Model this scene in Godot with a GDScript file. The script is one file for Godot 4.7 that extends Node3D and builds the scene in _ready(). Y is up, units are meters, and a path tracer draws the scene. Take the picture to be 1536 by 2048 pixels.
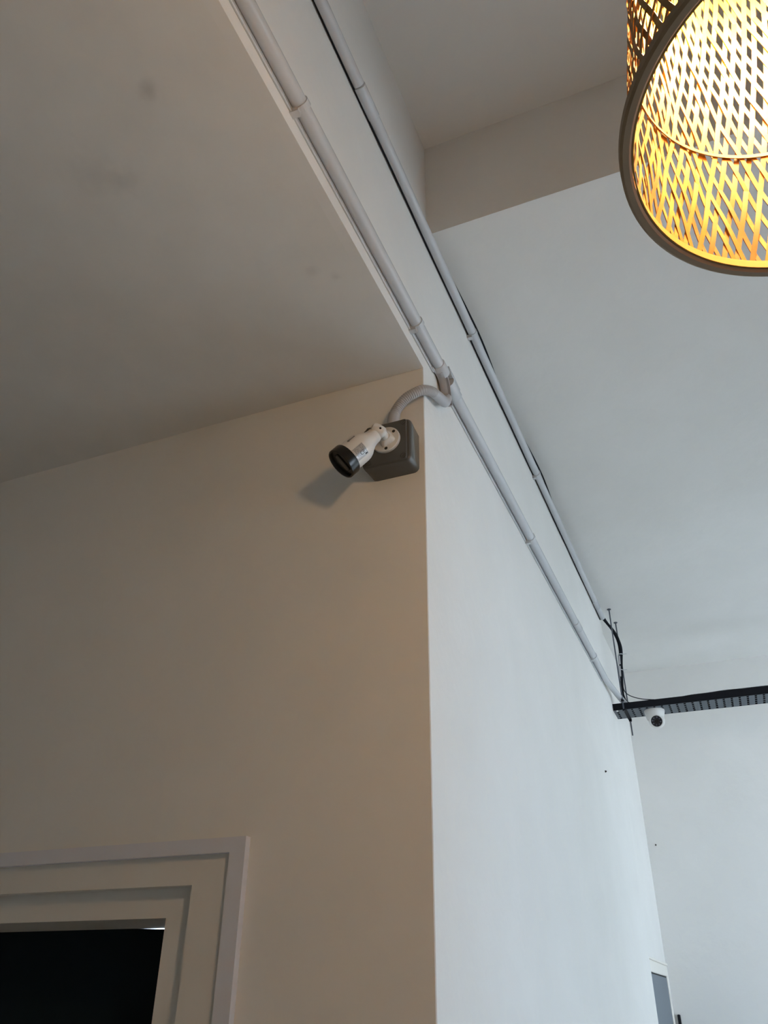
extends Node3D
# A corner of a white room seen from below: door wall with a bullet camera, long wall with
# cable conduits, cable tray with a turret camera, woven bamboo pendant lamp.

var M := {}
var used := {}

# ---------------------------------------------------------------- helpers
func numbered(n: String) -> String:
	if not used.has(n):
		used[n] = 0
		return n
	used[n] += 1
	return "%s_%03d" % [n, used[n]]

func tag(o: Node, label: String, category := "", group := "", kind := "") -> Node:
	if label: o.set_meta("label", label)
	if category: o.set_meta("category", category)
	if group: o.set_meta("group", group)
	if kind: o.set_meta("kind", kind)
	return o

func thing(called: String, label: String, category: String, at := Vector3.ZERO, group := "", kind := "") -> Node3D:
	var o := Node3D.new()
	o.name = numbered(called)
	add_child(o, true)
	o.position = at
	tag(o, label, category, group, kind)
	return o

func mb() -> SurfaceTool:
	var st := SurfaceTool.new()
	st.begin(Mesh.PRIMITIVE_TRIANGLES)
	st.set_smooth_group(-1)
	return st

func finish(st: SurfaceTool) -> ArrayMesh:
	st.generate_normals()
	return st.commit()

func put(called: String, mesh: Mesh, mat: Material, parent: Node = self, label := "") -> MeshInstance3D:
	var o := MeshInstance3D.new()
	o.name = called if parent != self else numbered(called)
	o.mesh = mesh
	o.material_override = mat
	parent.add_child(o, true)
	if label: o.set_meta("label", label)
	return o

func obj(called: String, st: SurfaceTool, mat: Material, parent: Node = self, label := "") -> MeshInstance3D:
	return put(called, finish(st), mat, parent, label)

func tri(st: SurfaceTool, a: Vector3, b: Vector3, c: Vector3, out: Vector3) -> void:
	if (b - a).cross(c - a).dot(out) > 0.0:
		var t := b
		b = c
		c = t
	st.add_vertex(a); st.add_vertex(b); st.add_vertex(c)

func quad(st: SurfaceTool, a: Vector3, b: Vector3, c: Vector3, d: Vector3, out: Vector3) -> void:
	tri(st, a, b, c, out)
	tri(st, a, c, d, out)

# chamfered box between two corners, moved by xf
func box(st: SurfaceTool, lo: Vector3, hi: Vector3, bev := 0.0, xf := Transform3D.IDENTITY) -> void:
	st.set_smooth_group(-1)
	var c := (lo + hi) / 2
	var h := (hi - lo) / 2
	for ax in 3:
		for s in [-1.0, 1.0]:
			var u := (ax + 1) % 3
			var v := (ax + 2) % 3
			var q := []
			for k in [[-1, -1], [1, -1], [1, 1], [-1, 1]]:
				var p := Vector3.ZERO
				p[ax] = s * h[ax]
				p[u] = k[0] * (h[u] - bev)
				p[v] = k[1] * (h[v] - bev)
				q.append(xf * (c + p))
			var n := Vector3.ZERO
			n[ax] = s
			quad(st, q[0], q[1], q[2], q[3], xf.basis * n)
	if bev <= 0.0: return
	for ax in 3:   # edges along ax
		var u := (ax + 1) % 3
		var v := (ax + 2) % 3
		for su in [-1.0, 1.0]:
			for sv in [-1.0, 1.0]:
				var q := []
				for k in [[0, -1], [0, 1], [1, 1], [1, -1]]:
					var p := Vector3.ZERO
					p[ax] = k[1] * (h[ax] - bev)
					p[u] = su * (h[u] - (bev if k[0] == 0 else 0.0))
					p[v] = sv * (h[v] - (0.0 if k[0] == 0 else bev))
					q.append(xf * (c + p))
				var n := Vector3.ZERO
				n[u] = su
				n[v] = sv
				quad(st, q[0], q[1], q[2], q[3], xf.basis * n)
	for sx in [-1.0, 1.0]:
		for sy in [-1.0, 1.0]:
			for sz in [-1.0, 1.0]:
				var s := Vector3(sx, sy, sz)
				var hb := h - Vector3.ONE * bev
				tri(st, xf * (c + s * Vector3(h.x, hb.y, hb.z)), xf * (c + s * Vector3(hb.x, h.y, hb.z)), xf * (c + s * Vector3(hb.x, hb.y, h.z)), xf.basis * s)

# rounded polygon in a plane pushed along z: outline (ccw or cw), from z0 to z1, then rounded front edge
func rounded_rect(w: float, h: float, r: float, seg := 6) -> PackedVector2Array:
	var p := PackedVector2Array()
	for k in 4:
		var cx := (w / 2 - r) * (1 if k == 0 or k == 3 else -1)
		var cy := (h / 2 - r) * (1 if k < 2 else -1)
		for i in seg + 1:
			var a := PI / 2 * k + PI / 2 * i / seg
			p.append(Vector2(cx + r * cos(a), cy + r * sin(a)))
	return p

# stack of outlines [[outline, z], ...] closed with caps; smooth along the outline
func loft(st: SurfaceTool, rings: Array, xf := Transform3D.IDENTITY, smooth := 1, cap0 := true, cap1 := true) -> void:
	var center := Vector3.ZERO
	for k in rings.size() - 1:
		var A: PackedVector2Array = rings[k][0]
		var B: PackedVector2Array = rings[k + 1][0]
		st.set_smooth_group(smooth)
		for i in A.size():
			var j := (i + 1) % A.size()
			var a := Vector3(A[i].x, A[i].y, rings[k][1])
			var b := Vector3(A[j].x, A[j].y, rings[k][1])
			var c := Vector3(B[j].x, B[j].y, rings[k + 1][1])
			var d := Vector3(B[i].x, B[i].y, rings[k + 1][1])
			var e := A[j] - A[i]
			if e.length() < 1e-9: e = B[j] - B[i]
			var n := Vector3(e.y, -e.x, 0).normalized()
			var m := (A[i] + A[j]) / 2
			if n.dot(Vector3(m.x, m.y, 0)) < 0: n = -n
			var rise: float = rings[k + 1][1] - rings[k][1]
			var shrink := ((A[i] + A[j]) / 2 - (B[i] + B[j]) / 2).dot(Vector2(n.x, n.y))
			n = (n * rise + Vector3(0, 0, shrink)).normalized() if absf(rise) > 1e-9 else Vector3(0, 0, signf(shrink))
			if rise < 0: n = -n if absf(rise) > 1e-9 else n
			quad(st, xf * a, xf * b, xf * c, xf * d, xf.basis * n)
	st.set_smooth_group(-1)
	for e in [[0, -1.0, cap0], [rings.size() - 1, 1.0, cap1]]:
		if not e[2]: continue
		var P: PackedVector2Array = rings[e[0]][0]
		var z: float = rings[e[0]][1]
		var idx := Geometry2D.triangulate_polygon(P)
		for t in range(0, idx.size(), 3):
			tri(st, xf * Vector3(P[idx[t]].x, P[idx[t]].y, z), xf * Vector3(P[idx[t + 1]].x, P[idx[t + 1]].y, z), xf * Vector3(P[idx[t + 2]].x, P[idx[t + 2]].y, z), xf.basis * Vector3(0, 0, e[1]))

# profile (r, y) turned about y; sharp corners keep their edge
func lathe(st: SurfaceTool, prof: Array, xf := Transform3D.IDENTITY, sides := 40) -> void:
	var g := 1
	for k in prof.size() - 1:
		var p: Vector2 = prof[k]
		var q: Vector2 = prof[k + 1]
		if k > 0:
			var o: Vector2 = p - prof[k - 1]
			if absf(o.angle_to(q - p)) > 0.6: g += 1
		st.set_smooth_group(g)
		var n2 := Vector2((q - p).y, -(q - p).x).normalized()
		for i in sides:
			var a := TAU * i / sides
			var b := TAU * (i + 1) / sides
			var m := (a + b) / 2
			var out := xf.basis * Vector3(n2.x * cos(m), n2.y, n2.x * sin(m))
			var v := []
			for t in [[p, a], [p, b], [q, b], [q, a]]:
				v.append(xf * Vector3(t[0].x * cos(t[1]), t[0].y, t[0].x * sin(t[1])))
			if p.x < 1e-7: tri(st, v[0], v[2], v[3], out)
			elif q.x < 1e-7: tri(st, v[0], v[1], v[2], out)
			else: quad(st, v[0], v[1], v[2], v[3], out)
	st.set_smooth_group(-1)

func aim(at: Vector3, dir: Vector3) -> Transform3D:   # local +y along dir
	var y := dir.normalized()
	var x := y.cross(Vector3.UP if absf(y.y) < 0.95 else Vector3.RIGHT).normalized()
	return Transform3D(Basis(x, y, x.cross(y)), at)

# tube along points; radius per point
func tube(st: SurfaceTool, pts: Array, rad, sides := 16, caps := true) -> void:
	var n := pts.size()
	var t0: Vector3 = (pts[1] - pts[0]).normalized()
	var u := t0.cross(Vector3.UP if absf(t0.y) < 0.9 else Vector3.RIGHT).normalized()
	var rings := []
	for i in n:
		var t: Vector3 = (pts[mini(i + 1, n - 1)] - pts[maxi(i - 1, 0)]).normalized()
		u = (u - t * u.dot(t)).normalized()
		var w := t.cross(u)
		var r: float = rad[i] if rad is Array else rad
		var ring := []
		for k in sides:
			var a := TAU * k / sides
			ring.append(pts[i] + (u * cos(a) + w * sin(a)) * r)
		rings.append(ring)
	st.set_smooth_group(1)
	for i in n - 1:
		for k in sides:
			var j := (k + 1) % sides
			var m: Vector3 = (rings[i][k] + rings[i][j]) / 2 - pts[i]
			quad(st, rings[i][k], rings[i][j], rings[i + 1][j], rings[i + 1][k], m)
	st.set_smooth_group(-1)
	if caps:
		for e in [[0, -1.0], [n - 1, 1.0]]:
			var t: Vector3 = (pts[1] - pts[0]) if e[0] == 0 else (pts[n - 1] - pts[n - 2])
			for k in sides:
				tri(st, pts[e[0]], rings[e[0]][k], rings[e[0]][(k + 1) % sides], t * e[1])

func smooth_path(ctrl: Array, step: float) -> Array:
	var c := Curve3D.new()
	c.bake_interval = step
	for i in ctrl.size():
		var tn: Vector3 = (ctrl[mini(i + 1, ctrl.size() - 1)] - ctrl[maxi(i - 1, 0)]) / 6.0
		c.add_point(ctrl[i], -tn, tn)
	var res := []
	var len_ := c.get_baked_length()
	var n := maxi(2, int(len_ / step))
	for i in n + 1: res.append(c.sample_baked(len_ * i / n, true))
	return res

func paint(col: Color, rough := 0.5, metal := 0.0) -> StandardMaterial3D:
	var m := StandardMaterial3D.new()
	m.albedo_color = col
	m.roughness = rough
	m.metallic = metal
	return m

func noise_tex(seed_: int, freq: float, size: int, normal := false, strength := 1.0, ramp: Array = []) -> NoiseTexture2D:
	var f := FastNoiseLite.new()
	f.seed = seed_
	f.frequency = freq
	f.fractal_octaves = 4
	var t := NoiseTexture2D.new()
	t.width = size
	t.height = size
	t.seamless = true
	t.noise = f
	if normal:
		t.as_normal_map = true
		t.bump_strength = strength
	if ramp.size():
		var g := Gradient.new()
		g.set_color(0, ramp[0])
		g.set_color(1, ramp[1])
		t.color_ramp = g
	return t

func plaster(col: Color, seed_: int, bump := 0.11, mottle := 0.018) -> StandardMaterial3D:
	var m := paint(col, 0.85)
	m.metallic_specular = 0.3
	m.albedo_texture = noise_tex(seed_, 0.006, 512, false, 1.0, [Color(1.0 - mottle, 1.0 - mottle, 1.0 - mottle * 1.1), Color(1, 1, 1)])
	m.normal_enabled = true
	m.normal_texture = noise_tex(seed_ + 5, 0.03, 512, true, 3.0)
	m.normal_scale = bump
	m.uv1_triplanar = true
	m.uv1_world_triplanar = true
	m.uv1_scale = Vector3.ONE * 0.9
	return m

# ---------------------------------------------------------------- the place
const CORNER_Y := 3.075      # low ceiling over the door wall
const FAR_Y := 3.55          # ceiling of the far part
const NEAR_Y := 3.9          # recessed ceiling of the near part
const BEAM_Z := -0.045
const FAR_Z := -3.36
const NX := 2.4               # right wall beside the viewer
const NW := [-0.75, 0.1, 1.55, 2.8]    # unseen window lighting the long wall: z from, to, y from, to
const NF := [2.2, 2.65, 1.3, 1.9]      # small unseen window placed to light the door wall
const FX := 5.5               # end of the unseen far bay, shaped for daylight
const WZ := -1.3              # wall of that bay opposite the far wall
const EW := [2.7, 5.3, 0.2, 3.0]    # unseen window lighting the far wall: x from, to, y from, to
const EDGE_Z := -2.5         # end of the long wall, where it steps back

func slab(called: String, lo: Vector3, hi: Vector3, mat: Material, label: String, category: String, bev := 0.0) -> MeshInstance3D:
	var st := mb()
	box(st, lo, hi, bev)
	var o := obj(called, st, mat)
	tag(o, label, category, "", "structure")
	return o

func _ready() -> void:
	# ---- camera
	var cam := Camera3D.new()
	cam.name = "camera"
	add_child(cam)
	cam.transform = Transform3D(Basis(Vector3(0.9218, 0.0098, -0.3875), Vector3(0.1956, 0.8513, 0.4868), Vector3(0.3347, -0.5245, 0.7828)).orthonormalized(), Vector3(0.4418, 1.9, 1.2395))
	cam.fov = 64.855
	cam.near = 0.02
	cam.far = 100.0
	cam.current = true
	# ---- sky: bright overcast, it lights the room through the windows
	var sm := ProceduralSkyMaterial.new()
	sm.sky_top_color = Color(0.58, 0.68, 0.79)
	sm.sky_horizon_color = Color(0.67, 0.755, 0.84)
	sm.ground_bottom_color = Color(0.79, 0.855, 0.92)
	sm.ground_horizon_color = Color(0.83, 0.905, 0.97)
	sm.sky_curve = 0.3
	sm.sky_energy_multiplier = 1.0
	sm.ground_energy_multiplier = 1.0
	var sky := Sky.new()
	sky.sky_material = sm
	var env := Environment.new()
	env.background_mode = Environment.BG_SKY
	env.sky = sky
	env.background_energy_multiplier = 14.8
	env.ambient_light_source = Environment.AMBIENT_SOURCE_SKY
	env.tonemap_mode = Environment.TONE_MAPPER_LINEAR
	env.tonemap_exposure = 1.0
	env.sdfgi_enabled = true
	env.ssao_enabled = true
	env.ssil_enabled = true
	var we := WorldEnvironment.new()
	we.name = "world"
	we.environment = env
	add_child(we)

	materials()
	shell()
	near_door()
	far_door()
	conduits()
	junction()
	tray()
	pendant()
	marks()

func materials() -> void:
	M.white = plaster(Color(0.90, 0.89, 0.87), 11)
	M.cream = plaster(Color(0.94, 0.93, 0.905), 21)
	M.ceil = plaster(Color(0.90, 0.89, 0.87), 11)
	M.soffit = stained()
	M.floor = paint(Color(0.80, 0.79, 0.77), 0.5)
	M.ground_blocker = paint(Color(0.35, 0.34, 0.33), 0.9)  # for the added slab that blocks ground light
	M.pvc = paint(Color(0.76, 0.765, 0.77), 0.27)
	M.pvc_grey = paint(Color(0.69, 0.685, 0.69), 0.42)
	M.trim = paint(Color(0.88, 0.88, 0.90), 0.5)
	M.frame = paint(Color(0.90, 0.88, 0.84), 0.5)
	M.dark = paint(Color(0.10, 0.15, 0.175), 0.7)
	M.dark.metallic_specular = 0.15
	M.black = paint(Color(0.09, 0.095, 0.115), 0.55)
	M.cable = paint(Color(0.09, 0.10, 0.12), 0.6)
	M.gloss = paint(Color(0.03, 0.03, 0.035), 0.3)
	M.black.metallic_specular = 0.25
	M.cable.metallic_specular = 0.25
	M.matte = paint(Color(0.02, 0.02, 0.02), 0.6)
	M.lens = paint(Color(0.05, 0.05, 0.055), 0.1)
	M.cam = paint(Color(0.86, 0.85, 0.83), 0.4)
	M.box = paint(Color(0.325, 0.32, 0.305), 0.2)
	M.screw = paint(Color(0.2, 0.19, 0.17), 0.4, 0.4)
	M.steel = paint(Color(0.36, 0.38, 0.41), 0.45, 0.5)
	M.tray = paint(Color(0.33, 0.36, 0.39), 0.5, 0.2)
	M.alu = paint(Color(0.85, 0.86, 0.88), 0.25, 0.9)

# white paint with a few faint grey smudges (metres on the low ceiling: x, z, radius, strength)
func stained() -> StandardMaterial3D:
	var m := plaster(Color(0.90, 0.89, 0.87), 11)
	var n := FastNoiseLite.new()
	n.seed = 4
	n.frequency = 0.03
	var im := Image.create(512, 512, false, Image.FORMAT_RGB8)
	var spots := [[-0.167, 0.736, 0.014, 0.10], [-0.34, 0.65, 0.035, 0.045], [-0.30, 0.62, 0.02, 0.05], [-0.10, 0.33, 0.012, 0.05], [-0.065, 0.30, 0.008, 0.05]]
	for j in 512:
		for i in 512:
			var x := -2.0 + 2.0 * (i + 0.5) / 512
			var z := 2.0 * (j + 0.5) / 512
			var k: float = 0.985 + 0.015 * n.get_noise_2d(i, j)
			for s in spots:
				var d: float = Vector2(x - s[0], z - s[1]).length() / (s[2] * (1.0 + 0.5 * n.get_noise_2d(i * 4, j * 4)))
				k -= s[3] * exp(-d * d)
			im.set_pixel(i, j, Color(k, k, k * 0.995))
	m.albedo_texture = ImageTexture.create_from_image(im)
	m.uv1_scale = Vector3.ONE * 0.5
	return m

func shell() -> void:
	slab("floor", Vector3(-3.2, -0.2, FAR_Z - 0.2), Vector3(NX + 0.2, 0, 4.2), M.floor, "pale floor of the room", "floor")
	slab("floor_001", Vector3(NX + 0.2, -0.2, FAR_Z - 0.2), Vector3(FX + 0.2, 0, WZ + 0.2), M.floor, "pale floor of the unseen far bay", "floor")
	slab("ceiling", Vector3(-0.1, NEAR_Y, BEAM_Z), Vector3(NX + 0.2, NEAR_Y + 0.2, 4.2), M.ceil, "recessed brownish white ceiling above the bamboo lamp", "ceiling")
	slab("ceiling_001", Vector3(-0.3, FAR_Y, FAR_Z - 0.2), Vector3(NX + 0.2, NEAR_Y + 0.2, BEAM_Z), M.ceil, "bright white far ceiling beyond the dropped beam face", "ceiling")
	slab("ceiling_003", Vector3(NX + 0.2, FAR_Y, FAR_Z - 0.2), Vector3(FX + 0.2, NEAR_Y + 0.2, WZ + 0.2), M.ceil, "white ceiling of the unseen far bay, right of the view", "ceiling")
	slab("wall_fascia", Vector3(-0.02, CORNER_Y, 0), Vector3(0, NEAR_Y + 0.2, 4.2), M.white, "white upright edge of the low ceiling that carries the conduits", "wall")
	slab("ceiling_002", Vector3(-3.2, CORNER_Y, 0), Vector3(-0.02, NEAR_Y + 0.2, 4.2), M.soffit, "low ceiling over the door wall with the conduits on its edge", "ceiling")
	# door wall with its opening (right edge x -0.475, top y 2.025)
	var st := mb()
	box(st, Vector3(-3.2, 0, -0.2), Vector3(-1.325, NEAR_Y, 0))
	box(st, Vector3(-1.325, 2.077, -0.2), Vector3(-0.425, NEAR_Y, 0))
	box(st, Vector3(-0.425, 0, -0.2), Vector3(-0.0015, NEAR_Y, 0))
	tag(obj("wall_left", st, M.cream), "beige lit wall with the dark doorway and the bullet camera", "wall", "", "structure")
	st = mb()
	var edge := PackedVector2Array([Vector2(-0.15, -0.2), Vector2(-0.0015, -0.2), Vector2(-0.0015, 0), Vector2(0, -0.0015), Vector2(0, EDGE_Z + 0.006), Vector2(-0.006, EDGE_Z), Vector2(-0.15, EDGE_Z)])
	# outline in (x, z) raised along y
	var square := PackedVector2Array([Vector2(-0.15, -0.2), Vector2(-0.0015, -0.2), Vector2(-0.0015, 0), Vector2(0, 0), Vector2(0, EDGE_Z + 0.006), Vector2(-0.006, EDGE_Z), Vector2(-0.15, EDGE_Z)])
	loft(st, [[square, CORNER_Y], [square, NEAR_Y]], Transform3D(Basis(Vector3(1, 0, 0), Vector3(0, 0, 1), Vector3(0, 1, 0)), Vector3.ZERO), -1)
	loft(st, [[edge, 0.0], [edge, CORNER_Y]], Transform3D(Basis(Vector3(1, 0, 0), Vector3(0, 0, 1), Vector3(0, 1, 0)), Vector3.ZERO), -1)
	tag(obj("wall_side", st, M.white), "long bright white wall that carries both conduits", "wall", "", "structure")
	slab("wall_recess", Vector3(-0.3, 0, FAR_Z), Vector3(-0.03, FAR_Y, EDGE_Z), M.white, "narrow stepped back wall with the grey far door", "wall")
	slab("wall_back", Vector3(-0.3, 0, FAR_Z - 0.2), Vector3(FX + 0.2, FAR_Y + 0.1, FAR_Z), M.white, "pale grey far wall behind the cable tray", "wall")
	slab("wall_front", Vector3(-3.2, 0, 4.0), Vector3(NX + 0.2, NEAR_Y + 0.1, 4.2), M.white, "white wall behind the viewer", "wall")
	slab("wall_nook", Vector3(-3.2, 0, -0.2), Vector3(-3.0, CORNER_Y + 0.1, 4.2), M.cream, "beige wall closing the low nook at left", "wall")
	# unseen right side, shaped for daylight: near wall at NX, the far part of the room runs on to FX behind it
	st = mb()
	box(st, Vector3(NX, 0, WZ), Vector3(NX + 0.2, NEAR_Y + 0.1, NW[0]))
	box(st, Vector3(NX, 0, NW[1]), Vector3(NX + 0.2, NEAR_Y + 0.1, NF[0]))
	box(st, Vector3(NX, 0, NF[1]), Vector3(NX + 0.2, NEAR_Y + 0.1, 4.2))
	box(st, Vector3(NX, 0, NF[0]), Vector3(NX + 0.2, NF[2], NF[1]))
	box(st, Vector3(NX, NF[3], NF[0]), Vector3(NX + 0.2, NEAR_Y + 0.1, NF[1]))
	box(st, Vector3(NX, 0, NW[0]), Vector3(NX + 0.2, NW[2], NW[1]))
	box(st, Vector3(NX, NW[3], NW[0]), Vector3(NX + 0.2, NEAR_Y + 0.1, NW[1]))
	tag(obj("wall_right", st, M.white), "unseen white window wall at the right of the viewer", "wall", "", "structure")
	slab("added_light_blocker", Vector3(NX + 0.2, 1.40, -1.05), Vector3(NX + 1.8, 1.50, 0.6), M.ground_blocker, "added grey slab out of view that blocks ground light from the ceilings", "blocker")  # added slab out of view, keeps ground light off the ceilings
	st = mb()
	box(st, Vector3(NX + 0.2, 0, WZ), Vector3(EW[0], NEAR_Y + 0.1, WZ + 0.2))
	box(st, Vector3(EW[1], 0, WZ), Vector3(FX + 0.2, NEAR_Y + 0.1, WZ + 0.2))
	box(st, Vector3(EW[0], 0, WZ), Vector3(EW[1], EW[2], WZ + 0.2))
	box(st, Vector3(EW[0], EW[3], WZ), Vector3(EW[1], NEAR_Y + 0.1, WZ + 0.2))
	tag(obj("wall_bay", st, M.white), "unseen window wall of the far bay, placed to light the far wall opposite", "wall", "", "structure")
	slab("wall_end", Vector3(FX, 0, FAR_Z - 0.2), Vector3(FX + 0.2, NEAR_Y + 0.1, WZ), M.white, "white end wall of the unseen far bay", "wall")
	var t: Node3D
	for k in 2:
		var w: Array = [NW, NF][k]
		t = thing(["window_1", "window_3"][k], ["unseen window beside the viewer, placed to light the long wall", "small unseen window placed to light the door wall"][k], "window", Vector3(NX + 0.1, 0, 0), "", "structure")
		st = mb()
		for e in [w[2], w[3] - 0.04]:
			box(st, Vector3(-0.03, e, w[0]), Vector3(0.03, e + 0.04, w[1]), 0.004)
		for e in [w[0], w[1] - 0.04]:
			box(st, Vector3(-0.03, w[2] + 0.04, e), Vector3(0.03, w[3] - 0.04, e + 0.04), 0.004)
		obj("window_frame", st, M.frame, t)
	t = thing("window_2", "wide unseen window of the far bay, placed to light the far wall and ceiling", "window", Vector3(0, 0, WZ + 0.1), "", "structure")
	st = mb()
	for e in [EW[2], EW[3] - 0.05]:
		box(st, Vector3(EW[0], e, -0.03), Vector3(EW[1], e + 0.05, 0.03), 0.004)
	for e in [EW[0], (EW[0] + EW[1]) / 2 - 0.025, EW[1] - 0.05]:
		box(st, Vector3(e, EW[2] + 0.05, -0.03), Vector3(e + 0.05, EW[3] - 0.05, 0.03), 0.004)
	obj("window_frame", st, M.frame, t)

func near_door() -> void:
	var t := thing("door_1", "dark doorway in a stepped cream frame with grey outer trim", "door", Vector3.ZERO, "", "structure")
	var xr := -0.325; var xl := -1.43
	# outer grey architrave, proud of the wall, three mitred lengths
	for k in 3:
		var st := mb()
		var P: PackedVector2Array
		if k == 0: P = PackedVector2Array([Vector2(xr, 2.143), Vector2(xl, 2.143), Vector2(xl + 0.03, 2.119), Vector2(xr - 0.03, 2.119)])
		elif k == 1: P = PackedVector2Array([Vector2(xr, 2.143), Vector2(xr - 0.03, 2.119), Vector2(xr - 0.03, 0), Vector2(xr, 0)])
		else: P = PackedVector2Array([Vector2(xl, 2.143), Vector2(xl, 0), Vector2(xl + 0.03, 0), Vector2(xl + 0.03, 2.119)])
		slab_poly(st, P, 0.0, 0.014)
		obj("architrave", st, M.trim, t)
	# flat casing between trim and frame
	var st := mb()
	box(st, Vector3(-0.429, 0, -0.021), Vector3(xr - 0.028, 2.12, 0.003))
	box(st, Vector3(xl + 0.028, 2.073, -0.021), Vector3(-0.429, 2.12, 0.003))
	box(st, Vector3(xl + 0.028, 0, -0.021), Vector3(-1.325, 2.073, 0.003))
	obj("casing", st, M.frame, t)
	# recessed jamb frame
	st = mb()
	box(st, Vector3(-0.491, 0, -0.2), Vector3(-0.415, 2.09, -0.022))
	box(st, Vector3(-1.335, 2.027, -0.2), Vector3(-0.491, 2.09, -0.022))
	box(st, Vector3(-1.335, 0, -0.2), Vector3(-1.279, 2.027, -0.022))
	obj("door_frame", st, M.frame, t)
	# the leaf hangs a little out of square: daylight shows through at its top corner
	st = mb()
	slab_poly(st, PackedVector2Array([Vector2(-1.279, 0.003), Vector2(-0.491, 0.003), Vector2(-0.491, 2.0212), Vector2(-0.685, 2.0270), Vector2(-1.279, 2.0270)]), -0.197, -0.188)
	obj("door_leaf", st, M.dark, t, "nearly black door leaf")

func slab_poly(st: SurfaceTool, P: PackedVector2Array, z0: float, z1: float) -> void:
	var c := Vector2.ZERO
	for p in P: c += p / P.size()
	for i in P.size():
		var j := (i + 1) % P.size()
		var e := P[j] - P[i]
		var n := Vector3(e.y, -e.x, 0)
		if n.dot(Vector3(P[i].x - c.x, P[i].y - c.y, 0)) < 0: n = -n
		quad(st, Vector3(P[i].x, P[i].y, z0), Vector3(P[j].x, P[j].y, z0), Vector3(P[j].x, P[j].y, z1), Vector3(P[i].x, P[i].y, z1), n)
	var idx := Geometry2D.triangulate_polygon(P)
	for t in range(0, idx.size(), 3):
		for e in [[z0, -1.0], [z1, 1.0]]:
			tri(st, Vector3(P[idx[t]].x, P[idx[t]].y, e[0]), Vector3(P[idx[t + 1]].x, P[idx[t + 1]].y, e[0]), Vector3(P[idx[t + 2]].x, P[idx[t + 2]].y, e[0]), Vector3(0, 0, e[1]))

func far_door() -> void:
	var t := thing("door_2", "grey far door in a white frame beyond the end of the long wall", "door", Vector3.ZERO, "", "structure")
	var x := -0.03
	var st := mb()
	box(st, Vector3(x, 0, -2.60), Vector3(x + 0.012, 2.085, -2.545), 0.002)
	box(st, Vector3(x, 0, -3.315), Vector3(x + 0.008, 2.085, -3.27), 0.002)
	box(st, Vector3(x, 2.04, -3.27), Vector3(x + 0.008, 2.085, -2.60), 0.002)
	obj("door_frame", st, M.frame, t)
	st = mb()
	box(st, Vector3(x, 2.085, -3.315), Vector3(x + 0.013, 2.094, -2.545), 0.002)
	obj("frame_head", st, M.frame, t)
	st = mb()
	box(st, Vector3(x, 0.005, -3.268), Vector3(x + 0.004, 2.0345, -2.602), 0.001)
	obj("door_leaf", st, paint(Color(0.42, 0.45, 0.48), 0.55), t, "grey door leaf")
	st = mb()
	box(st, Vector3(x, 2.035, -3.27), Vector3(x + 0.003, 2.04, -2.60))
	obj("gap_shade_strip", st, M.matte, t, "black strip standing in for the shade of the gap above the leaf")  # black strip paints in the shade of the gap
	# small black box on the far wall beside it
	var b := thing("wall_box", "small black box on the far wall beside the grey door", "switch", Vector3(-0.005, 1.83, FAR_Z))
	st = mb()
	box(st, Vector3(-0.0065, -0.06, 0), Vector3(0.0065, 0.06, 0.02), 0.003)
	obj("housing", st, M.black, b)
	st = mb()
	box(st, Vector3(-0.004, -0.02, 0.02), Vector3(0.004, 0.02, 0.024), 0.001)
	obj("rocker", st, M.matte, b)

# ---------------------------------------------------------------- conduits on the long wall
const LOW := Vector2(0.0153, 3.1267)
const LOW_R := 0.0133
const UP := Vector2(0.0140, 3.506)
const UP_R := 0.0120

func pipe_run(called: String, label: String, c: Vector2, r: float, z0: float, z1: float, rail: bool, clips: Array, joints: Array, group := "") -> Node3D:
	var t := thing(called, label, "conduit", Vector3(0, c.y, z0), group)
	var at := func(z: float, dy := 0.0, dx := 0.0) -> Vector3: return Vector3(c.x + dx, dy, z - z0)
	var cuts := [z0]
	cuts.append_array(joints)
	cuts.append(z1)
	for i in cuts.size() - 1:
		var st := mb()
		tube(st, [at.call(cuts[i]), at.call(cuts[i + 1] + (0.0015 if i < cuts.size() - 2 else 0.0))], r, 28)
		obj("pipe", st, M.pvc, t)
	if rail:
		var st := mb()
		box(st, Vector3(0, -0.0178, z1 - z0), Vector3(0.0042, 0.0168, 0), 0.001)
		obj("rail", st, M.pvc, t)
	for z in joints:   # sleeve at the far side of each joint
		var st := mb()
		tube(st, [at.call(z - 0.0015), at.call(z - 0.075), at.call(z - 0.078)], [r + 0.0013, r + 0.0013, r], 28)
		obj("coupling", st, M.pvc, t)
	for z in clips:
		var st := mb()
		var P := PackedVector2Array()
		P.append(Vector2(0, -r - 0.0075))
		P.append(Vector2(c.x, -r - 0.0075))
		for k in 13:
			var a := -PI / 2 + PI * k / 12
			P.append(Vector2(c.x + (r + 0.0022) * cos(a), (r + 0.0022) * sin(a)))
		P.append(Vector2(0, r + 0.0022))
		slab_poly(st, P, z - z0 - 0.006, z - z0 + 0.006)
		obj("clip", st, M.pvc, t)
	return t

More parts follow.
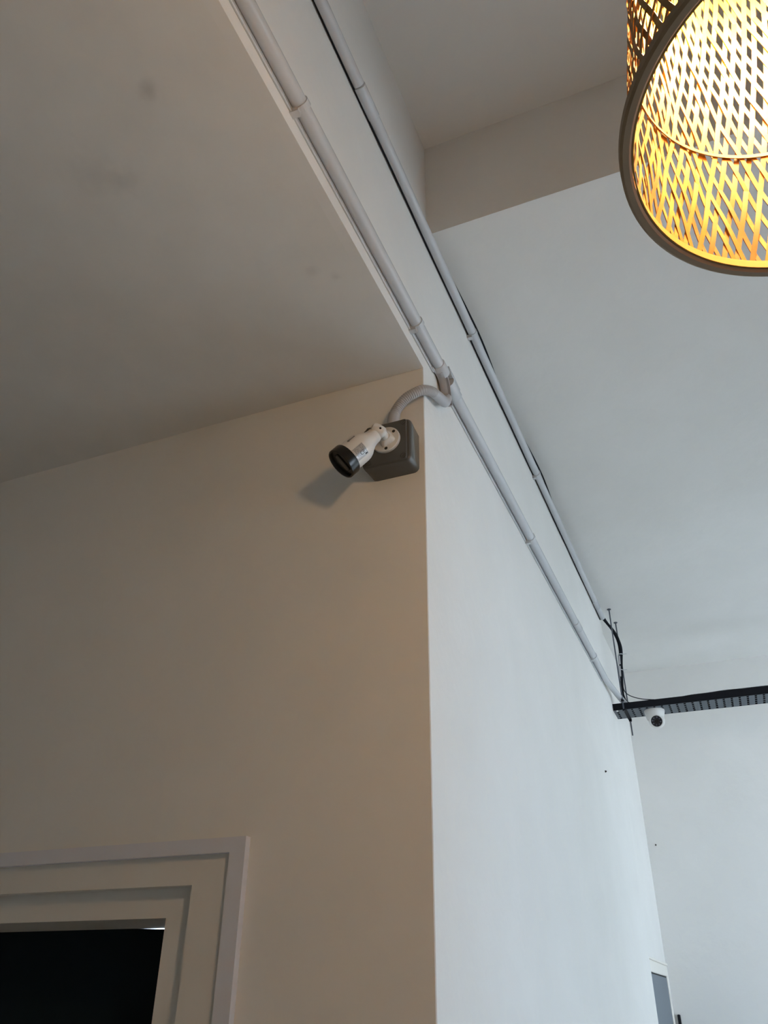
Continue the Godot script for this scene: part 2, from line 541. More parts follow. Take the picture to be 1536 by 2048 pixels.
func conduits() -> void:
	pipe_run("cable_conduit", "white lower conduit on the edge of the low ceiling, ending above the bullet camera", LOW, LOW_R, 2.6, -0.06, true, [0.60, 0.08], [])
	var t := pipe_run("cable_conduit", "white lower conduit running from the open fitting to the cable tray", LOW, LOW_R, -0.175, -2.2, true, [-0.894, -1.934], [-1.567])
	# its end bends off the wall towards the tray
	var st := mb()
	var pts := smooth_path([Vector3(0.0153, 0, -2.02), Vector3(0.0153, -0.002, -2.19), Vector3(0.024, -0.004, -2.32), Vector3(0.038, -0.01, -2.46), Vector3(0.052, -0.02, -2.53)], 0.02)
	for i in pts.size(): pts[i] = pts[i] + Vector3(0, 0, 0.175)
	tube(st, pts, LOW_R - 0.0006, 24)
	obj("end_bend", st, M.pvc, t)
	pipe_run("cable_conduit", "thin white upper conduit running under the ceiling above the lower one", UP, UP_R, 2.6, -2.44, false, [-0.372, -1.12], [0.395, -2.237])
	# black cable tucked under the upper conduit
	st = mb()
	pts = []
	for k in 41: pts.append(Vector3(0.0035 + 0.001 * sin(k * 1.7), UP.y - 0.0072 + 0.0008 * sin(k * 0.9), 2.6 - k * 0.126))
	tube(st, pts, 0.0021, 10)
	tag(obj("cable", st, M.cable), "thin black cable along the underside of the upper conduit", "cable")
	# loops of cable showing above the clips
	var loops := [["nearest the bamboo lamp", -0.372], ["midway along the wall", -1.12]]
	for l in loops:
		st = mb()
		var z: float = l[1]
		pts = smooth_path([Vector3(0.016, UP.y + 0.006, z + 0.34), Vector3(0.021, UP.y + 0.012, z + 0.18), Vector3(0.024, UP.y + 0.018, z + 0.05), Vector3(0.025, UP.y + 0.019, z - 0.06), Vector3(0.022, UP.y + 0.013, z - 0.18), Vector3(0.016, UP.y + 0.006, z - 0.32)], 0.02)
		tube(st, pts, 0.0027, 10)
		tag(obj("cable", st, M.cable), "black cable bulging above the upper conduit at the clip " + l[0], "cable")

# ---------------------------------------------------------------- open fitting, hose, junction box, bullet camera
func junction() -> void:
	var t := thing("conduit_fitting", "opened white tee fitting where the ribbed hose leaves the lower conduit", "fitting", Vector3(0, LOW.y, -0.06))
	var o := Vector3(0, LOW.y, -0.06)
	var st := mb()
	tube(st, [Vector3(LOW.x, 0, 0.006), Vector3(LOW.x, 0, 0.004), Vector3(LOW.x, 0, -0.03)], [LOW_R + 0.0008, LOW_R + 0.0026, LOW_R + 0.0026], 32)
	obj("sleeve", st, M.pvc, t)
	# open trough that turns down into the branch
	var path := smooth_path([Vector3(0.0153, LOW.y, -0.07), Vector3(0.0155, LOW.y - 0.004, -0.09), Vector3(0.016, LOW.y - 0.022, -0.106), Vector3(0.017, 3.078, -0.112), Vector3(0.018, 3.062, -0.110)], 0.004)
	st = mb()
	trough(st, path, o, 0.0175, 0.0026)
	obj("trough", st, M.pvc_grey, t)
	st = mb()
	var lip := smooth_path([Vector3(0.0045, 3.1115, -0.045), Vector3(0.0055, 3.116, -0.075), Vector3(0.007, 3.106, -0.094), Vector3(0.009, 3.086, -0.1015), Vector3(0.012, 3.066, -0.102)], 0.004)
	for i in lip.size(): lip[i] = lip[i] - o
	tube(st, lip, 0.0028, 10)
	obj("lip", st, M.pvc, t)
	# plate and sleeve that carry on to the next length of pipe
	st = mb()
	var P := PackedVector2Array([Vector2(-0.092, 0.0195), Vector2(-0.128, 0.0195), Vector2(-0.172, 0.014), Vector2(-0.172, 0.001), Vector2(-0.140, 0.003), Vector2(-0.11, 0.007)])
	loft(st, [[P, 0.0], [P, 0.0275], [P, 0.029]], Transform3D(Basis(Vector3(0, 0, 1), Vector3(0, 1, 0), Vector3(1, 0, 0)), Vector3(0.0, 0.0, 0.06)), -1)
	obj("cover_plate", st, M.pvc, t)
	st = mb()
	tube(st, [Vector3(LOW.x, 0, -0.060), Vector3(LOW.x, 0, -0.118), Vector3(LOW.x, 0, -0.12)], [LOW_R + 0.0022, LOW_R + 0.0022, LOW_R + 0.0008], 32)
	obj("sleeve", st, M.pvc, t)
	# ribbed hose
	var hs := thing("corrugated_hose", "ribbed grey hose curving round the wall corner into the junction box", "hose", Vector3(-0.058, 2.905, 0.027))
	var ho := hs.position
	var ctrl := [HOSE]
	var hp := smooth_path(HOSE, 0.0011)
	var n := hp.size()
	var i0 := int(n * 0.40); var i1 := int(n * 0.86)
	for i in n: hp[i] = hp[i] - ho
	st = mb()
	var rr := []
	var sub := []
	for i in range(i0, i1 + 1):
		sub.append(hp[i])
		rr.append(0.0096 if i % 4 == 0 else 0.0110)
	tube(st, sub, rr, 22)
	obj("ribbed_hose", st, M.pvc_grey, hs)
	st = mb()
	tube(st, hp.slice(0, i0 + 2), 0.0112, 22)
	obj("end_sleeve", st, M.pvc_grey, hs)
	st = mb()
	tube(st, hp.slice(i1 - 1, n), 0.0125, 22)
	obj("end_sleeve", st, M.pvc_grey, hs)
	junction_box()
	bullet_camera()

const HOSE := [Vector3(0.0170, 3.066, -0.106), Vector3(0.0190, 3.0395, -0.0860), Vector3(0.0205, 3.0240, -0.0560), Vector3(0.0150, 3.012, -0.012), Vector3(0.0040, 2.999, 0.0160), Vector3(-0.0090, 2.990, 0.0240), Vector3(-0.0275, 2.979, 0.0280), Vector3(-0.0425, 2.965, 0.0280), Vector3(-0.0525, 2.950, 0.0275), Vector3(-0.0575, 2.932, 0.0270), Vector3(-0.0590, 2.905, 0.0270)]

# channel of thickness w along a path, open towards +x
func trough(st: SurfaceTool, path: Array, o: Vector3, r: float, w: float) -> void:
	var secs := []
	for i in path.size():
		var tn: Vector3 = (path[mini(i + 1, path.size() - 1)] - path[maxi(i - 1, 0)]).normalized()
		var side := tn.cross(Vector3.RIGHT).normalized()
		var sec := []
		for k in 15:   # outside from -100 to 100 degrees about -x, then inside back
			var a := deg_to_rad(-112.0 + 224.0 * k / 14)
			sec.append(path[i] - o + Vector3(-cos(a), 0, 0) * r * 0.86 + side * sin(a) * r)
		for k in 15:
			var a := deg_to_rad(112.0 - 224.0 * k / 14)
			sec.append(path[i] - o + Vector3(-cos(a), 0, 0) * (r * 0.86 - w) + side * sin(a) * (r - w))
		secs.append(sec)
	var m: int = secs[0].size()
	for i in secs.size() - 1:
		var c: Vector3 = path[i] - o
		for k in m:
			var j := (k + 1) % m
			st.set_smooth_group(1 if k < 14 else (2 if k > 14 and k < m - 1 else -1))
			var mid: Vector3 = (secs[i][k] + secs[i][j]) / 2 - c
			var out := mid if k < 14 else (-mid if k > 14 and k < m - 1 else Vector3.RIGHT)
			quad(st, secs[i][k], secs[i][j], secs[i + 1][j], secs[i + 1][k], out)
	st.set_smooth_group(-1)
	for e in [0, secs.size() - 1]:
		var s: Array = secs[e]
		var tn: Vector3 = (path[1] - path[0]) * -1.0 if e == 0 else path[-1] - path[-2]
		for k in 14:
			quad(st, s[k], s[k + 1], s[m - 2 - k], s[m - 1 - k], tn)

func junction_box() -> void:
	var t := thing("junction_box", "grey square junction box on the beige wall behind the bullet camera", "junction box", Vector3(-0.063, 2.8555, 0))
	var st := mb()
	var R := func(w: float, h: float, r: float) -> PackedVector2Array: return rounded_rect(w, h, r, 6)
	loft(st, [[R.call(0.101, 0.098, 0.012), 0.0], [R.call(0.104, 0.101, 0.012), 0.036]])
	obj("box_body", st, M.box, t)
	st = mb()
	loft(st, [[R.call(0.1045, 0.1015, 0.012), 0.036], [R.call(0.1045, 0.1015, 0.012), 0.046], [R.call(0.1025, 0.0995, 0.011), 0.049], [R.call(0.0965, 0.0935, 0.008), 0.0505]])
	# raised face with its own ridge
	loft(st, [[R.call(0.088, 0.0965, 0.005), 0.050], [R.call(0.088, 0.0965, 0.005), 0.0530], [R.call(0.0855, 0.094, 0.004), 0.0542]])
	obj("lid", st, M.box, t)
	for sx in [-1, 1]:
		for sy in [-1, 1]:
			st = mb()
			var xf := aim(Vector3(sx * 0.037, sy * 0.041, 0.0538), Vector3(0, 0, 1))
			lathe(st, [Vector2(0.0062, 0), Vector2(0.0062, 0.0007), Vector2(0.0048, 0.0007), Vector2(0.0044, 0.0002), Vector2(0.0, 0.0002)], xf, 24)
			box(st, Vector3(-0.0042, 0.0002, -0.0007), Vector3(0.0042, 0.0007, 0.0007), 0.0, xf * Transform3D(Basis(Vector3.UP, 0.7), Vector3.ZERO))
			obj("screw", st, M.screw, t)

func bullet_camera() -> void:
	var F := Vector3(-0.1262, 2.7747, 0.1225)
	var N := Vector3(-0.0693, 2.8462, 0.0950)
	var ax := (F - N).normalized()      # points where the lens looks
	var D := Vector3(-0.0610, 2.8590, 0.054)
	var t := thing("bullet_camera", "white bullet security camera with black front ring on the grey junction box", "camera", D)
	# round foot
	var st := mb()
	lathe(st, [Vector2(0, 0), Vector2(0.0295, 0), Vector2(0.0295, 0.0055), Vector2(0.0285, 0.0068), Vector2(0, 0.0068)], aim(Vector3.ZERO, Vector3(0, 0, 1)), 56)
	obj("foot", st, M.cam, t)
	for k in 3:
		st = mb()
		var a := deg_to_rad([40.0, -86.0, 160.0][k])
		lathe(st, [Vector2(0.0034, 0), Vector2(0.0034, 0.0003), Vector2(0, 0.0003)], aim(Vector3(cos(a) * 0.0228, sin(a) * 0.0228, 0.0068), Vector3(0, 0, 1)), 18)
		obj("screw_hole", st, M.screw, t)
	# square-shouldered pedestal
	st = mb()
	var R := func(w: float, r: float) -> PackedVector2Array: return rounded_rect(w, w, r, 5)
	loft(st, [[R.call(0.031, 0.006), 0.006], [R.call(0.029, 0.006), 0.013], [R.call(0.022, 0.008), 0.018]], Transform3D(Basis(Vector3(0, 0, 1), 0.5), Vector3(0.002, -0.001, 0)))
	obj("pedestal", st, M.cam, t)
	# knuckle: short cylinder lying across, and the dome end
	var piv := N - D + Vector3(0.0105, 0.0065, 0.0)
	st = mb()
	var kd := Vector3(-0.75, 0.42, 0.5).normalized()
	var kx := aim(piv, kd)
	lathe(st, [Vector2(0, -0.0140), Vector2(0.0055, -0.0130), Vector2(0.0098, -0.0100), Vector2(0.0120, -0.0055), Vector2(0.0126, 0.0), Vector2(0.0126, 0.0115), Vector2(0.0112, 0.0150), Vector2(0.0075, 0.0172), Vector2(0, 0.0180)], kx, 32)
	tube(st, [Vector3(0.002, -0.001, 0.014), piv], 0.0098, 24)
	obj("knuckle", st, M.cam, t)
	st = mb()
	var sd := Vector3(0.5, -0.1, 0.86).normalized()
	lathe(st, [Vector2(0.0022, 0), Vector2(0.0022, 0.0006), Vector2(0, 0.0006)], aim(piv + sd * 0.0124, sd), 14)
	obj("lock_screw", st, M.matte, t)
	# body: y runs from the neck to the lens
	var L := (F - N).length()
	var bx := aim(N - D, ax)
	st = mb()
	lathe(st, [Vector2(0, -0.010), Vector2(0.008, -0.009), Vector2(0.0130, -0.0055), Vector2(0.0150, 0.0), Vector2(0.0154, 0.008), Vector2(0.0172, 0.0155), Vector2(0.0215, 0.0240), Vector2(0.0258, 0.0315), Vector2(0.0283, 0.0385), Vector2(0.0290, 0.045), Vector2(0.0290, L - 0.018)], bx, 56)
	obj("body", st, M.cam, t)
	st = mb()
	lathe(st, [Vector2(0.0286, L - 0.0215), Vector2(0.0312, L - 0.0205), Vector2(0.0318, L - 0.019), Vector2(0.0318, L - 0.001), Vector2(0.0311, L), Vector2(0.0290, L), Vector2(0.0284, L - 0.001), Vector2(0.0270, L - 0.0065), Vector2(0.0, L - 0.0068)], bx, 64)
	obj("front_ring", st, M.gloss, t, "glossy black front ring")
	# oblong lens window with a raised border
	var fx := bx * Transform3D(Basis(Vector3.UP, deg_to_rad(-26.0)) * Basis(Vector3(1, 0, 0), -PI / 2), Vector3(0, L - 0.0068, 0))
	st = mb()
	loft(st, [[rounded_rect(0.017, 0.040, 0.006), 0.0], [rounded_rect(0.017, 0.040, 0.006), 0.0016], [rounded_rect(0.0155, 0.0385, 0.0055), 0.0022]], fx)
	obj("window_border", st, M.matte, t)
	st = mb()
	loft(st, [[rounded_rect(0.0125, 0.035, 0.0045), 0.0020], [rounded_rect(0.0125, 0.035, 0.0045), 0.0027]], fx)
	obj("lens_window", st, paint(Color(0.24, 0.23, 0.22), 0.4), t, "dark grey lens window")
	# print on the shell: logo near the top, rating label lower on the right side
	lettering(t, bx, "@lhua", 0.0052, 0.0288, 0.052, deg_to_rad(ANG_LOGO), Color(0.10, 0.10, 0.10), "logo")
	st = mb()
	patch(st, bx, deg_to_rad(ANG_LABEL - 25), deg_to_rad(ANG_LABEL + 25), L - 0.050, L - 0.022, 0.0003)
	obj("rating_label", st, label_material(), t, "silvery printed rating label")
	lettering(t, bx, "CE", 0.0078, 0.0292, 0.0565, deg_to_rad(ANG_LABEL + 6), Color(0.10, 0.10, 0.10), "label_mark")

const ANG_LOGO := 150.0
const ANG_LABEL := -142.0

func body_r(y: float) -> float:
	var prof := [Vector2(0.0172, 0.0155), Vector2(0.0215, 0.0240), Vector2(0.0258, 0.0315), Vector2(0.0283, 0.0385), Vector2(0.0290, 0.045), Vector2(0.0290, 0.080)]
	for k in prof.size() - 1:
		if y <= prof[k + 1].y:
			return lerpf(prof[k].x, prof[k + 1].x, clampf(inverse_lerp(prof[k].y, prof[k + 1].y, y), 0, 1))
	return 0.0290

func around(xf: Transform3D, a: float, y: float, lift: float) -> Vector3:
	var r := body_r(y) + lift
	return xf * Vector3(r * cos(a), y, r * sin(a))

func patch(st: SurfaceTool, xf: Transform3D, a0: float, a1: float, y0: float, y1: float, lift: float) -> void:
	st.set_smooth_group(1)
	for i in 12:
		for k in 6:
			var v := []
			for e in [[0, 0], [1, 0], [1, 1], [0, 1]]:
				var u := float(i + e[0]) / 12
				var w := float(k + e[1]) / 6
				v.append([around(xf, lerpf(a0, a1, u), lerpf(y0, y1, w), lift), Vector2(u, w)])
			var m := lerpf(a0, a1, (i + 0.5) / 12)
			var out := xf.basis * Vector3(cos(m), 0, sin(m))
			for tr in [[0, 1, 2], [0, 2, 3]]:
				var q: Array = tr
				if (v[q[1]][0] - v[q[0]][0]).cross(v[q[2]][0] - v[q[0]][0]).dot(out) > 0: q = [tr[0], tr[2], tr[1]]
				for z in q:
					st.set_uv(v[z][1])
					st.add_vertex(v[z][0])
	st.set_smooth_group(-1)

func lettering(t: Node3D, xf: Transform3D, text: String, size: float, _r: float, y: float, a: float, col: Color, called: String) -> void:
	var tm := TextMesh.new()
	var f := SystemFont.new()
	f.font_names = PackedStringArray(["Droid Sans"])
	tm.font = f
	tm.text = text
	tm.font_size = 64
	tm.pixel_size = size / 48.0
	tm.depth = 0.0002
	var o := put(called, tm, paint(col, 0.6), t)
	var out := xf.basis * Vector3(cos(a), 0, sin(a))
	var along := -(xf.basis * Vector3.UP)     # text runs from the lens towards the neck
	o.transform = Transform3D(Basis(along, out.cross(along), out), around(xf, a, y, 0.0005))

func label_material() -> StandardMaterial3D:
	var im := Image.create(128, 128, false, Image.FORMAT_RGB8)
	im.fill(Color(0.78, 0.78, 0.78))
	var rng := RandomNumberGenerator.new()
	rng.seed = 7
	for row in 10:   # rows of tiny print along the label
		var y := 6 + row * 11
		var x := 6
		while x < 96:
			var w := rng.randi_range(3, 12)
			im.fill_rect(Rect2i(x, y, w, 5), Color(0.30, 0.30, 0.30) if rng.randf() < 0.7 else Color(0.5, 0.5, 0.5))
			x += w + 3
	im.fill_rect(Rect2i(104, 8, 14, 26), Color(0.12, 0.12, 0.12))
	var m := paint(Color(0.9, 0.9, 0.9), 0.35, 0.3)
	m.albedo_texture = ImageTexture.create_from_image(im)
	return m

# ---------------------------------------------------------------- cable tray, rods, turret camera, cables
const TZ0 := -2.47
const TZ1 := -2.605
const TY := 3.062

func tray() -> void:
	var x0 := 0.0; var x1 := FX - 0.005
	var t := thing("cable_tray", "dark perforated metal cable tray crossing the room below the far ceiling", "cable tray", Vector3(x0, TY, (TZ0 + TZ1) / 2))
	var hw := (TZ0 - TZ1) / 2
	# bottom sheet with rows of slots
	var st := mb()
	var pitch := 0.0325
	var zs := []
	var slots := 5
	var step := 2 * hw / slots
	for k in slots: zs.append(-hw + step * (k + 0.5))
	for face in [[0.0, -1.0], [0.0015, 1.0]]:
		var y: float = face[0]
		var n := Vector3(0, face[1], 0)
		for i in int((x1 - x0) / pitch):
			var xa := i * pitch
			var xs := xa + pitch / 2 - 0.0045
			var xe := xa + pitch / 2 + 0.0045
			quad(st, Vector3(xa, y, -hw), Vector3(xs, y, -hw), Vector3(xs, y, hw), Vector3(xa, y, hw), n)
			quad(st, Vector3(xe, y, -hw), Vector3(xa + pitch, y, -hw), Vector3(xa + pitch, y, hw), Vector3(xe, y, hw), n)
			var za := -hw
			for z in zs:
				quad(st, Vector3(xs, y, za), Vector3(xe, y, za), Vector3(xe, y, z - 0.0095), Vector3(xs, y, z - 0.0095), n)
				za = z + 0.0095
			quad(st, Vector3(xs, y, za), Vector3(xe, y, za), Vector3(xe, y, hw), Vector3(xs, y, hw), n)
	obj("tray_base", st, M.tray, t)
	for s in [-1.0, 1.0]:
		st = mb()
		box(st, Vector3(0, 0, s * hw - 0.0008), Vector3(x1, 0.031, s * hw + 0.0008), 0.0005)
		box(st, Vector3(0, 0.0297, s * hw - (0.009 if s > 0 else 0.0)), Vector3(x1, 0.031, s * hw + (0.009 if s < 0 else 0.0)), 0.0005)
		obj("side_flange", st, M.black, t)
	# cables lying in it
	var rng := RandomNumberGenerator.new()
	rng.seed = 3
	var names := ["front edge", "front half", "middle", "rear half", "rear edge"]
	for k in 5:
		st = mb()
		var z0 := TZ0 - 0.016 - k * 0.026
		var pts := []
		for i in 80:
			var x := 0.075 + i * (FX - 0.1) / 79.0
			var y := TY + 0.0140 + 0.016 * smoothstep(0.12, 0.45, x) + rng.randf_range(-0.0012, 0.0012)
			pts.append(Vector3(x, y, z0 + rng.randf_range(-0.003, 0.003)))
		tube(st, smooth_path(pts, 0.03), 0.0108, 10)
		tag(obj("cable", st, M.cable), "thick black cable lying along the %s of the cable tray" % names[k], "cable")
	# threaded rods
	var rods := [[Vector3(0.049, FAR_Y, -2.452), 3.05, "front threaded rod holding the cable tray, nearer the viewer"], [Vector3(0.053, FAR_Y, -2.622), 2.985, "rear threaded rod with its tail hanging below the cable tray"]]
	for r in rods:
		var p: Vector3 = r[0]
		var o := thing("threaded_rod", r[2], "rod", p, "hanging rods of the cable tray")
		st = mb()
		tube(st, [Vector3.ZERO, Vector3(0, r[1] - p.y, 0)], 0.0032, 10)
		obj("rod", st, M.steel, o)
		st = mb()
		lathe(st, [Vector2(0, -0.005), Vector2(0.0055, -0.005), Vector2(0.0095, -0.0022), Vector2(0.0095, 0), Vector2(0, 0)], Transform3D.IDENTITY, 20)
		obj("ceiling_flange", st, M.steel, o)
		for y in [TY - 0.0075, TY + 0.036]:
			st = mb()
			lathe(st, [Vector2(0, -0.004), Vector2(0.0065, -0.004), Vector2(0.0065, 0.004), Vector2(0, 0.004)], Transform3D(Basis.IDENTITY, Vector3(0, y - p.y, 0)), 6)
			obj("nut", st, M.black, o)
	# strap under the tray between the rods
	st = mb()
	box(st, Vector3(0.044, TY - 0.0032, TZ1 - 0.020), Vector3(0.060, TY - 0.0004, TZ0 + 0.020), 0.0008)
	tag(obj("hanger_bar", st, M.black), "black bar under the tray end that joins the two rods", "bracket")
	turret_camera()
	bundle()

func turret_camera() -> void:
	var P := Vector3(0.172, TY, -2.535)
	var t := thing("turret_camera", "white turret security camera hanging under the cable tray", "camera", P)
	var st := mb()
	lathe(st, [Vector2(0, 0), Vector2(0.0445, 0), Vector2(0.0450, -0.003), Vector2(0.0435, -0.012), Vector2(0.0385, -0.034), Vector2(0.0365, -0.039), Vector2(0.0330, -0.0405), Vector2(0, -0.0405)], Transform3D.IDENTITY, 48)
	obj("base", st, M.cam, t)
	var C := Vector3(0.004, -0.048, 0.004)
	st = mb()
	var prof := []
	for k in 15:
		var a := deg_to_rad(-90.0 + 9.5 * k)
		prof.append(Vector2(0.0355 * cos(a), 0.0355 * sin(a)))
	prof[0].x = 0.0
	prof.append(Vector2(0.0, prof[14].y))
	var d := (Vector3(0.30, 1.75, 1.2) - (P + C)).normalized()
	var xf := aim(C, d)
	lathe(st, prof, xf, 40)
	obj("eyeball", st, M.cam, t)
	st = mb()
	lathe(st, [Vector2(0.0265, 0.0235), Vector2(0.0285, 0.027), Vector2(0.0285, 0.030), Vector2(0.0270, 0.0315), Vector2(0.0250, 0.0310), Vector2(0.0240, 0.0285)], xf, 40)
	obj("face_ring", st, M.cam, t)
	st = mb()
	lathe(st, [Vector2(0.0245, 0.0280), Vector2(0.0235, 0.0300), Vector2(0.0, 0.0303)], xf, 40)
	obj("face_glass", st, paint(Color(0.10, 0.10, 0.13), 0.25), t, "dark lens face")
	st = mb()
	lathe(st, [Vector2(0.0095, 0.0300), Vector2(0.0090, 0.0318), Vector2(0.0, 0.0322)], xf, 28)
	obj("lens", st, M.gloss, t)
	for k in 8:
		st = mb()
		var a := TAU * k / 8 + 0.2
		lathe(st, [Vector2(0.0034, 0), Vector2(0.0026, 0.0012), Vector2(0, 0.0016)], xf * Transform3D(Basis.IDENTITY, Vector3(cos(a) * 0.0170, 0.0301, sin(a) * 0.0170)), 12)
		obj("infrared_led", st, paint(Color(0.30, 0.30, 0.33), 0.3), t)

func bundle() -> void:
	# black cables leaving the upper conduit and dropping into the tray
	var ctrl := [Vector3(0.014, UP.y, -2.43), Vector3(0.026, 3.488, -2.462), Vector3(0.047, 3.458, -2.49), Vector3(0.0640, 3.419, -2.52), Vector3(0.0665, 3.368, -2.53), Vector3(0.0560, 3.295, -2.53), Vector3(0.0480, 3.1975, -2.53), Vector3(0.0490, 3.137, -2.53), Vector3(0.064, 3.106, -2.53), Vector3(0.11, 3.098, -2.53)]
	var offs := [Vector3(0, 0, 0.006), Vector3(0.006, 0.003, -0.004), Vector3(-0.006, -0.003, -0.004), Vector3(0.001, 0.006, 0.001)]
	var names := ["nearest the viewer", "on the right of the bundle", "on the left of the bundle", "at the back of the bundle"]
	for k in 4:
		var pts := []
		for i in ctrl.size():
			var w := 0.55 + 0.45 * sin(i * 1.3 + k * 1.6)
			pts.append(ctrl[i] + offs[k] * w)
		var st := mb()
		tube(st, smooth_path(pts, 0.008), 0.0042, 10)
		tag(obj("cable", st, M.cable), "black cable dropping from the upper conduit to the tray, " + names[k], "cable", "cables dropping to the tray")
	var st := mb()
	tube(st, smooth_path([Vector3(0.052, 3.20, -2.525), Vector3(0.0575, 3.163, -2.525), Vector3(0.0811, 3.1385, -2.525), Vector3(0.1292, 3.1185, -2.525), Vector3(0.19, 3.108, -2.525)], 0.006), 0.0020, 8)
	tag(obj("cable", st, M.cable), "single thin black wire sweeping from the bundle onto the tray", "cable")
	# ties and pale tag on the bundle
	for e in [[3.345, 0.0630, "upper"], [3.268, 0.0540, "lower"]]:
		st = mb()
		lathe(st, [Vector2(0.0108, -0.002), Vector2(0.0115, 0), Vector2(0.0108, 0.002)], Transform3D(Basis.IDENTITY, Vector3(e[1], e[0], -2.53)), 18)
		box(st, Vector3(e[1] + 0.008, e[0] - 0.001, -2.53), Vector3(e[1] + 0.028, e[0] + 0.001, -2.527), 0.0)
		tag(obj("cable_tie", st, M.pvc), "pale cable tie, the %s one round the dropping cables" % e[2], "cable tie")
	st = mb()
	tube(st, [Vector3(0.0560, 3.335, -2.5165), Vector3(0.0535, 3.295, -2.5165)], 0.0052, 12)
	tag(obj("cable_tag", st, M.pvc_grey), "pale grey sleeve on the dropping black cables, above the other", "cable tag", "sleeves on the dropping cables")
	st = mb()
	tube(st, [Vector3(0.0515, 3.285, -2.5165), Vector3(0.0480, 3.235, -2.5165)], 0.0050, 12)
	tag(obj("cable_tag", st, M.pvc_grey), "pale grey sleeve on the dropping black cables, below the other", "cable tag", "sleeves on the dropping cables")

# ---------------------------------------------------------------- woven pendant lamp
const LX := 0.5911
const LZ := 0.842
const LY := 2.40        # rim height
const LR := 0.1325      # weave radius at the rim
const TAPER := 0.139    # it narrows upwards
const LH := 0.40

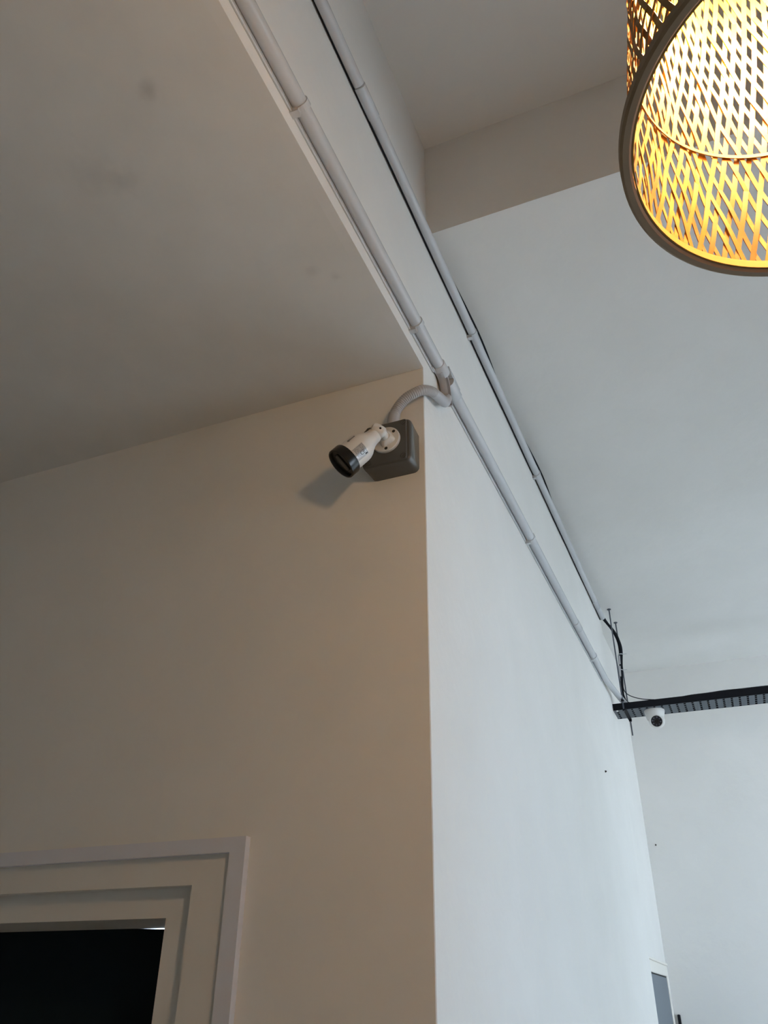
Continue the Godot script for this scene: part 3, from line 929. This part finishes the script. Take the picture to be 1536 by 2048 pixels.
func pendant() -> void:
	var t := thing("pendant_lamp", "glowing woven bamboo drum pendant lamp hanging at upper right", "lamp", Vector3(LX, LY, LZ))
	var bamboo := paint(Color(0.61, 0.445, 0.125), 0.6)
	bamboo.backlight = Color(0.20, 0.12, 0.04)
	var bamboo2 := paint(Color(0.545, 0.37, 0.09), 0.6)
	bamboo2.backlight = Color(0.18, 0.10, 0.03)
	var rimm := paint(Color(0.60, 0.51, 0.40), 0.6)
	# weave: two families of strips, each passing over two and under two of the other
	var nA := 70; var nB := 70
	var sA := deg_to_rad(122.0); var sB := deg_to_rad(-136.0)     # turn per metre of height
	var rng := RandomNumberGenerator.new()
	rng.seed = 5
	var dv := (TAU / nA) / (sA - sB)
	for fam in 2:
		var proto: Array = []
		var slope := sA if fam == 0 else sB
		for variant in 4:    # the twill repeats every four strips
			var st := mb()
			var n := 64
			var ring := []
			for i in n + 1:
				var v := 0.002 + (LH - 0.004) * i / n
				var ph := v / dv + variant * (1.0 if fam == 0 else -1.0)
				var wob := sin(ph * PI / 2.0) * (0.0011 if fam == 0 else -0.0011)
				var hwid := 0.00215 * (1.0 if fam == 0 else 0.93)
				var u := slope * v
				var q := []
				for e in [[-1, -1], [1, -1], [1, 1], [-1, 1]]:
					var r: float = LR - TAPER * v + wob + e[1] * 0.00035
					var a: float = u + e[0] * hwid / r
					q.append(Vector3(sin(a) * r, v, -cos(a) * r))
				ring.append([q, Vector3(sin(u), 0, -cos(u))])
			st.set_smooth_group(-1)
			for i in n:
				var q: Array = ring[i][0]
				var p: Array = ring[i + 1][0]
				var out: Vector3 = ring[i][1]
				var side := Vector3(-out.z, 0, out.x)
				quad(st, q[0], q[1], p[1], p[0], -out)
				quad(st, q[2], q[3], p[3], p[2], out)
				quad(st, q[1], q[2], p[2], p[1], side)
				quad(st, q[3], q[0], p[0], p[3], -side)
			proto.append(finish(st))
		var cnt := nA if fam == 0 else nB
		for k in cnt:
			var o := put("bamboo_strip", proto[k % 4], bamboo if rng.randf() < 0.65 else bamboo2, t)
			o.rotation.y = -TAU * (k + rng.randf_range(-0.13, 0.13)) / cnt
	# hoop woven through, and the two rims
	var st := mb()
	ring_band(st, LR - TAPER * 0.1165 - 0.0021, LR - TAPER * 0.1165 - 0.0013, 0.1145, 0.1185)
	obj("hoop", st, bamboo2, t)
	st = mb()
	ring_band(st, LR - 0.0026, LR - 0.0014, -0.001, 0.0065)
	obj("inner_band", st, bamboo, t, "pale inner band of the bottom rim")
	st = mb()
	ring_band(st, LR - 0.0010, LR + 0.0068, -0.003, 0.0065, 0.0018)
	obj("bottom_rim", st, rimm, t, "dark round bottom rim")
	st = mb()
	ring_band(st, LR - TAPER * LH - 0.004, LR - TAPER * LH + 0.005, LH - 0.01, LH + 0.002, 0.002)
	obj("top_rim", st, rimm, t)
	st = mb()
	for k in 3:
		var a := TAU * k / 3
		tube(st, [Vector3(0, LH - 0.002, 0), Vector3(cos(a) * (LR - TAPER * LH), LH - 0.002, sin(a) * (LR - TAPER * LH))], 0.002, 8)
	obj("spider", st, M.black, t)
	# unseen socket, its wide cup shaped to block upward light, bulb, cord, canopy
	st = mb()
	lathe(st, [Vector2(0, LH + 0.01), Vector2(0.012, LH + 0.01), Vector2(0.024, LH - 0.005), Vector2(0.024, LH - 0.055), Vector2(0.034, LH - 0.080), Vector2(0.034, LH - 0.095), Vector2(0, LH - 0.095)], Transform3D.IDENTITY, 28)
	obj("socket", st, M.black, t)
	st = mb()
	var prof := [Vector2(0.0, 0.218)]
	for k in range(1, 12):
		var a := deg_to_rad(-90.0 + 12.2 * k)
		prof.append(Vector2(0.044 * cos(a), 0.262 + 0.044 * sin(a)))
	prof.append(Vector2(0.018, 0.3048))
	lathe(st, prof, Transform3D.IDENTITY, 32)
	var bm := paint(Color(1, 0.95, 0.85), 0.4)
	bm.emission_enabled = true
	bm.emission = Color(1.0, 0.80, 0.50)
	bm.emission_energy_multiplier = 6.0
	obj("bulb", st, bm, t, "lit bulb inside the shade")
	st = mb()
	tube(st, [Vector3(0, LH + 0.008, 0), Vector3(0, NEAR_Y - LY - 0.02, 0)], 0.003, 10)
	obj("cord", st, M.black, t)
	st = mb()
	lathe(st, [Vector2(0, NEAR_Y - LY - 0.03), Vector2(0.04, NEAR_Y - LY - 0.025), Vector2(0.05, NEAR_Y - LY)], Transform3D.IDENTITY, 32)
	obj("canopy", st, M.pvc, t)
	var L := OmniLight3D.new()
	L.name = "bulb_light"
	L.light_color = Color(1.0, 0.83, 0.61)
	L.light_energy = 0.78
	L.light_size = 0.042
	L.omni_range = 12.0
	L.omni_attenuation = 2.0
	L.shadow_enabled = true
	L.position = Vector3(LX, LY + 0.264, LZ)
	add_child(L)

func ring_band(st: SurfaceTool, r0: float, r1: float, y0: float, y1: float, bev := 0.0) -> void:
	if bev > 0.0:
		lathe(st, [Vector2(r0 + bev, y0), Vector2(r1 - bev, y0), Vector2(r1, y0 + bev), Vector2(r1, y1 - bev), Vector2(r1 - bev, y1), Vector2(r0 + bev, y1), Vector2(r0, y1 - bev), Vector2(r0, y0 + bev), Vector2(r0 + bev, y0)], Transform3D.IDENTITY, 120)
	else:
		lathe(st, [Vector2(r0, y0), Vector2(r1, y0), Vector2(r1, y1), Vector2(r0, y1), Vector2(r0, y0)], Transform3D.IDENTITY, 120)

# ---------------------------------------------------------------- small marks on the walls
func marks() -> void:
	for e in [[Vector3(0, 2.672, -1.95), Vector3(1, 0, 0), "tiny dark nail in the long white wall"], [Vector3(0.010, 2.627, FAR_Z), Vector3(0, 0, 1), "tiny dark nail in the far wall near its corner"]]:
		var st := mb()
		lathe(st, [Vector2(0, 0), Vector2(0.004, 0), Vector2(0.004, 0.002), Vector2(0.0025, 0.006), Vector2(0, 0.007)], aim(e[0], e[1]), 12)
		tag(obj("nail", st, M.screw), e[2], "nail")
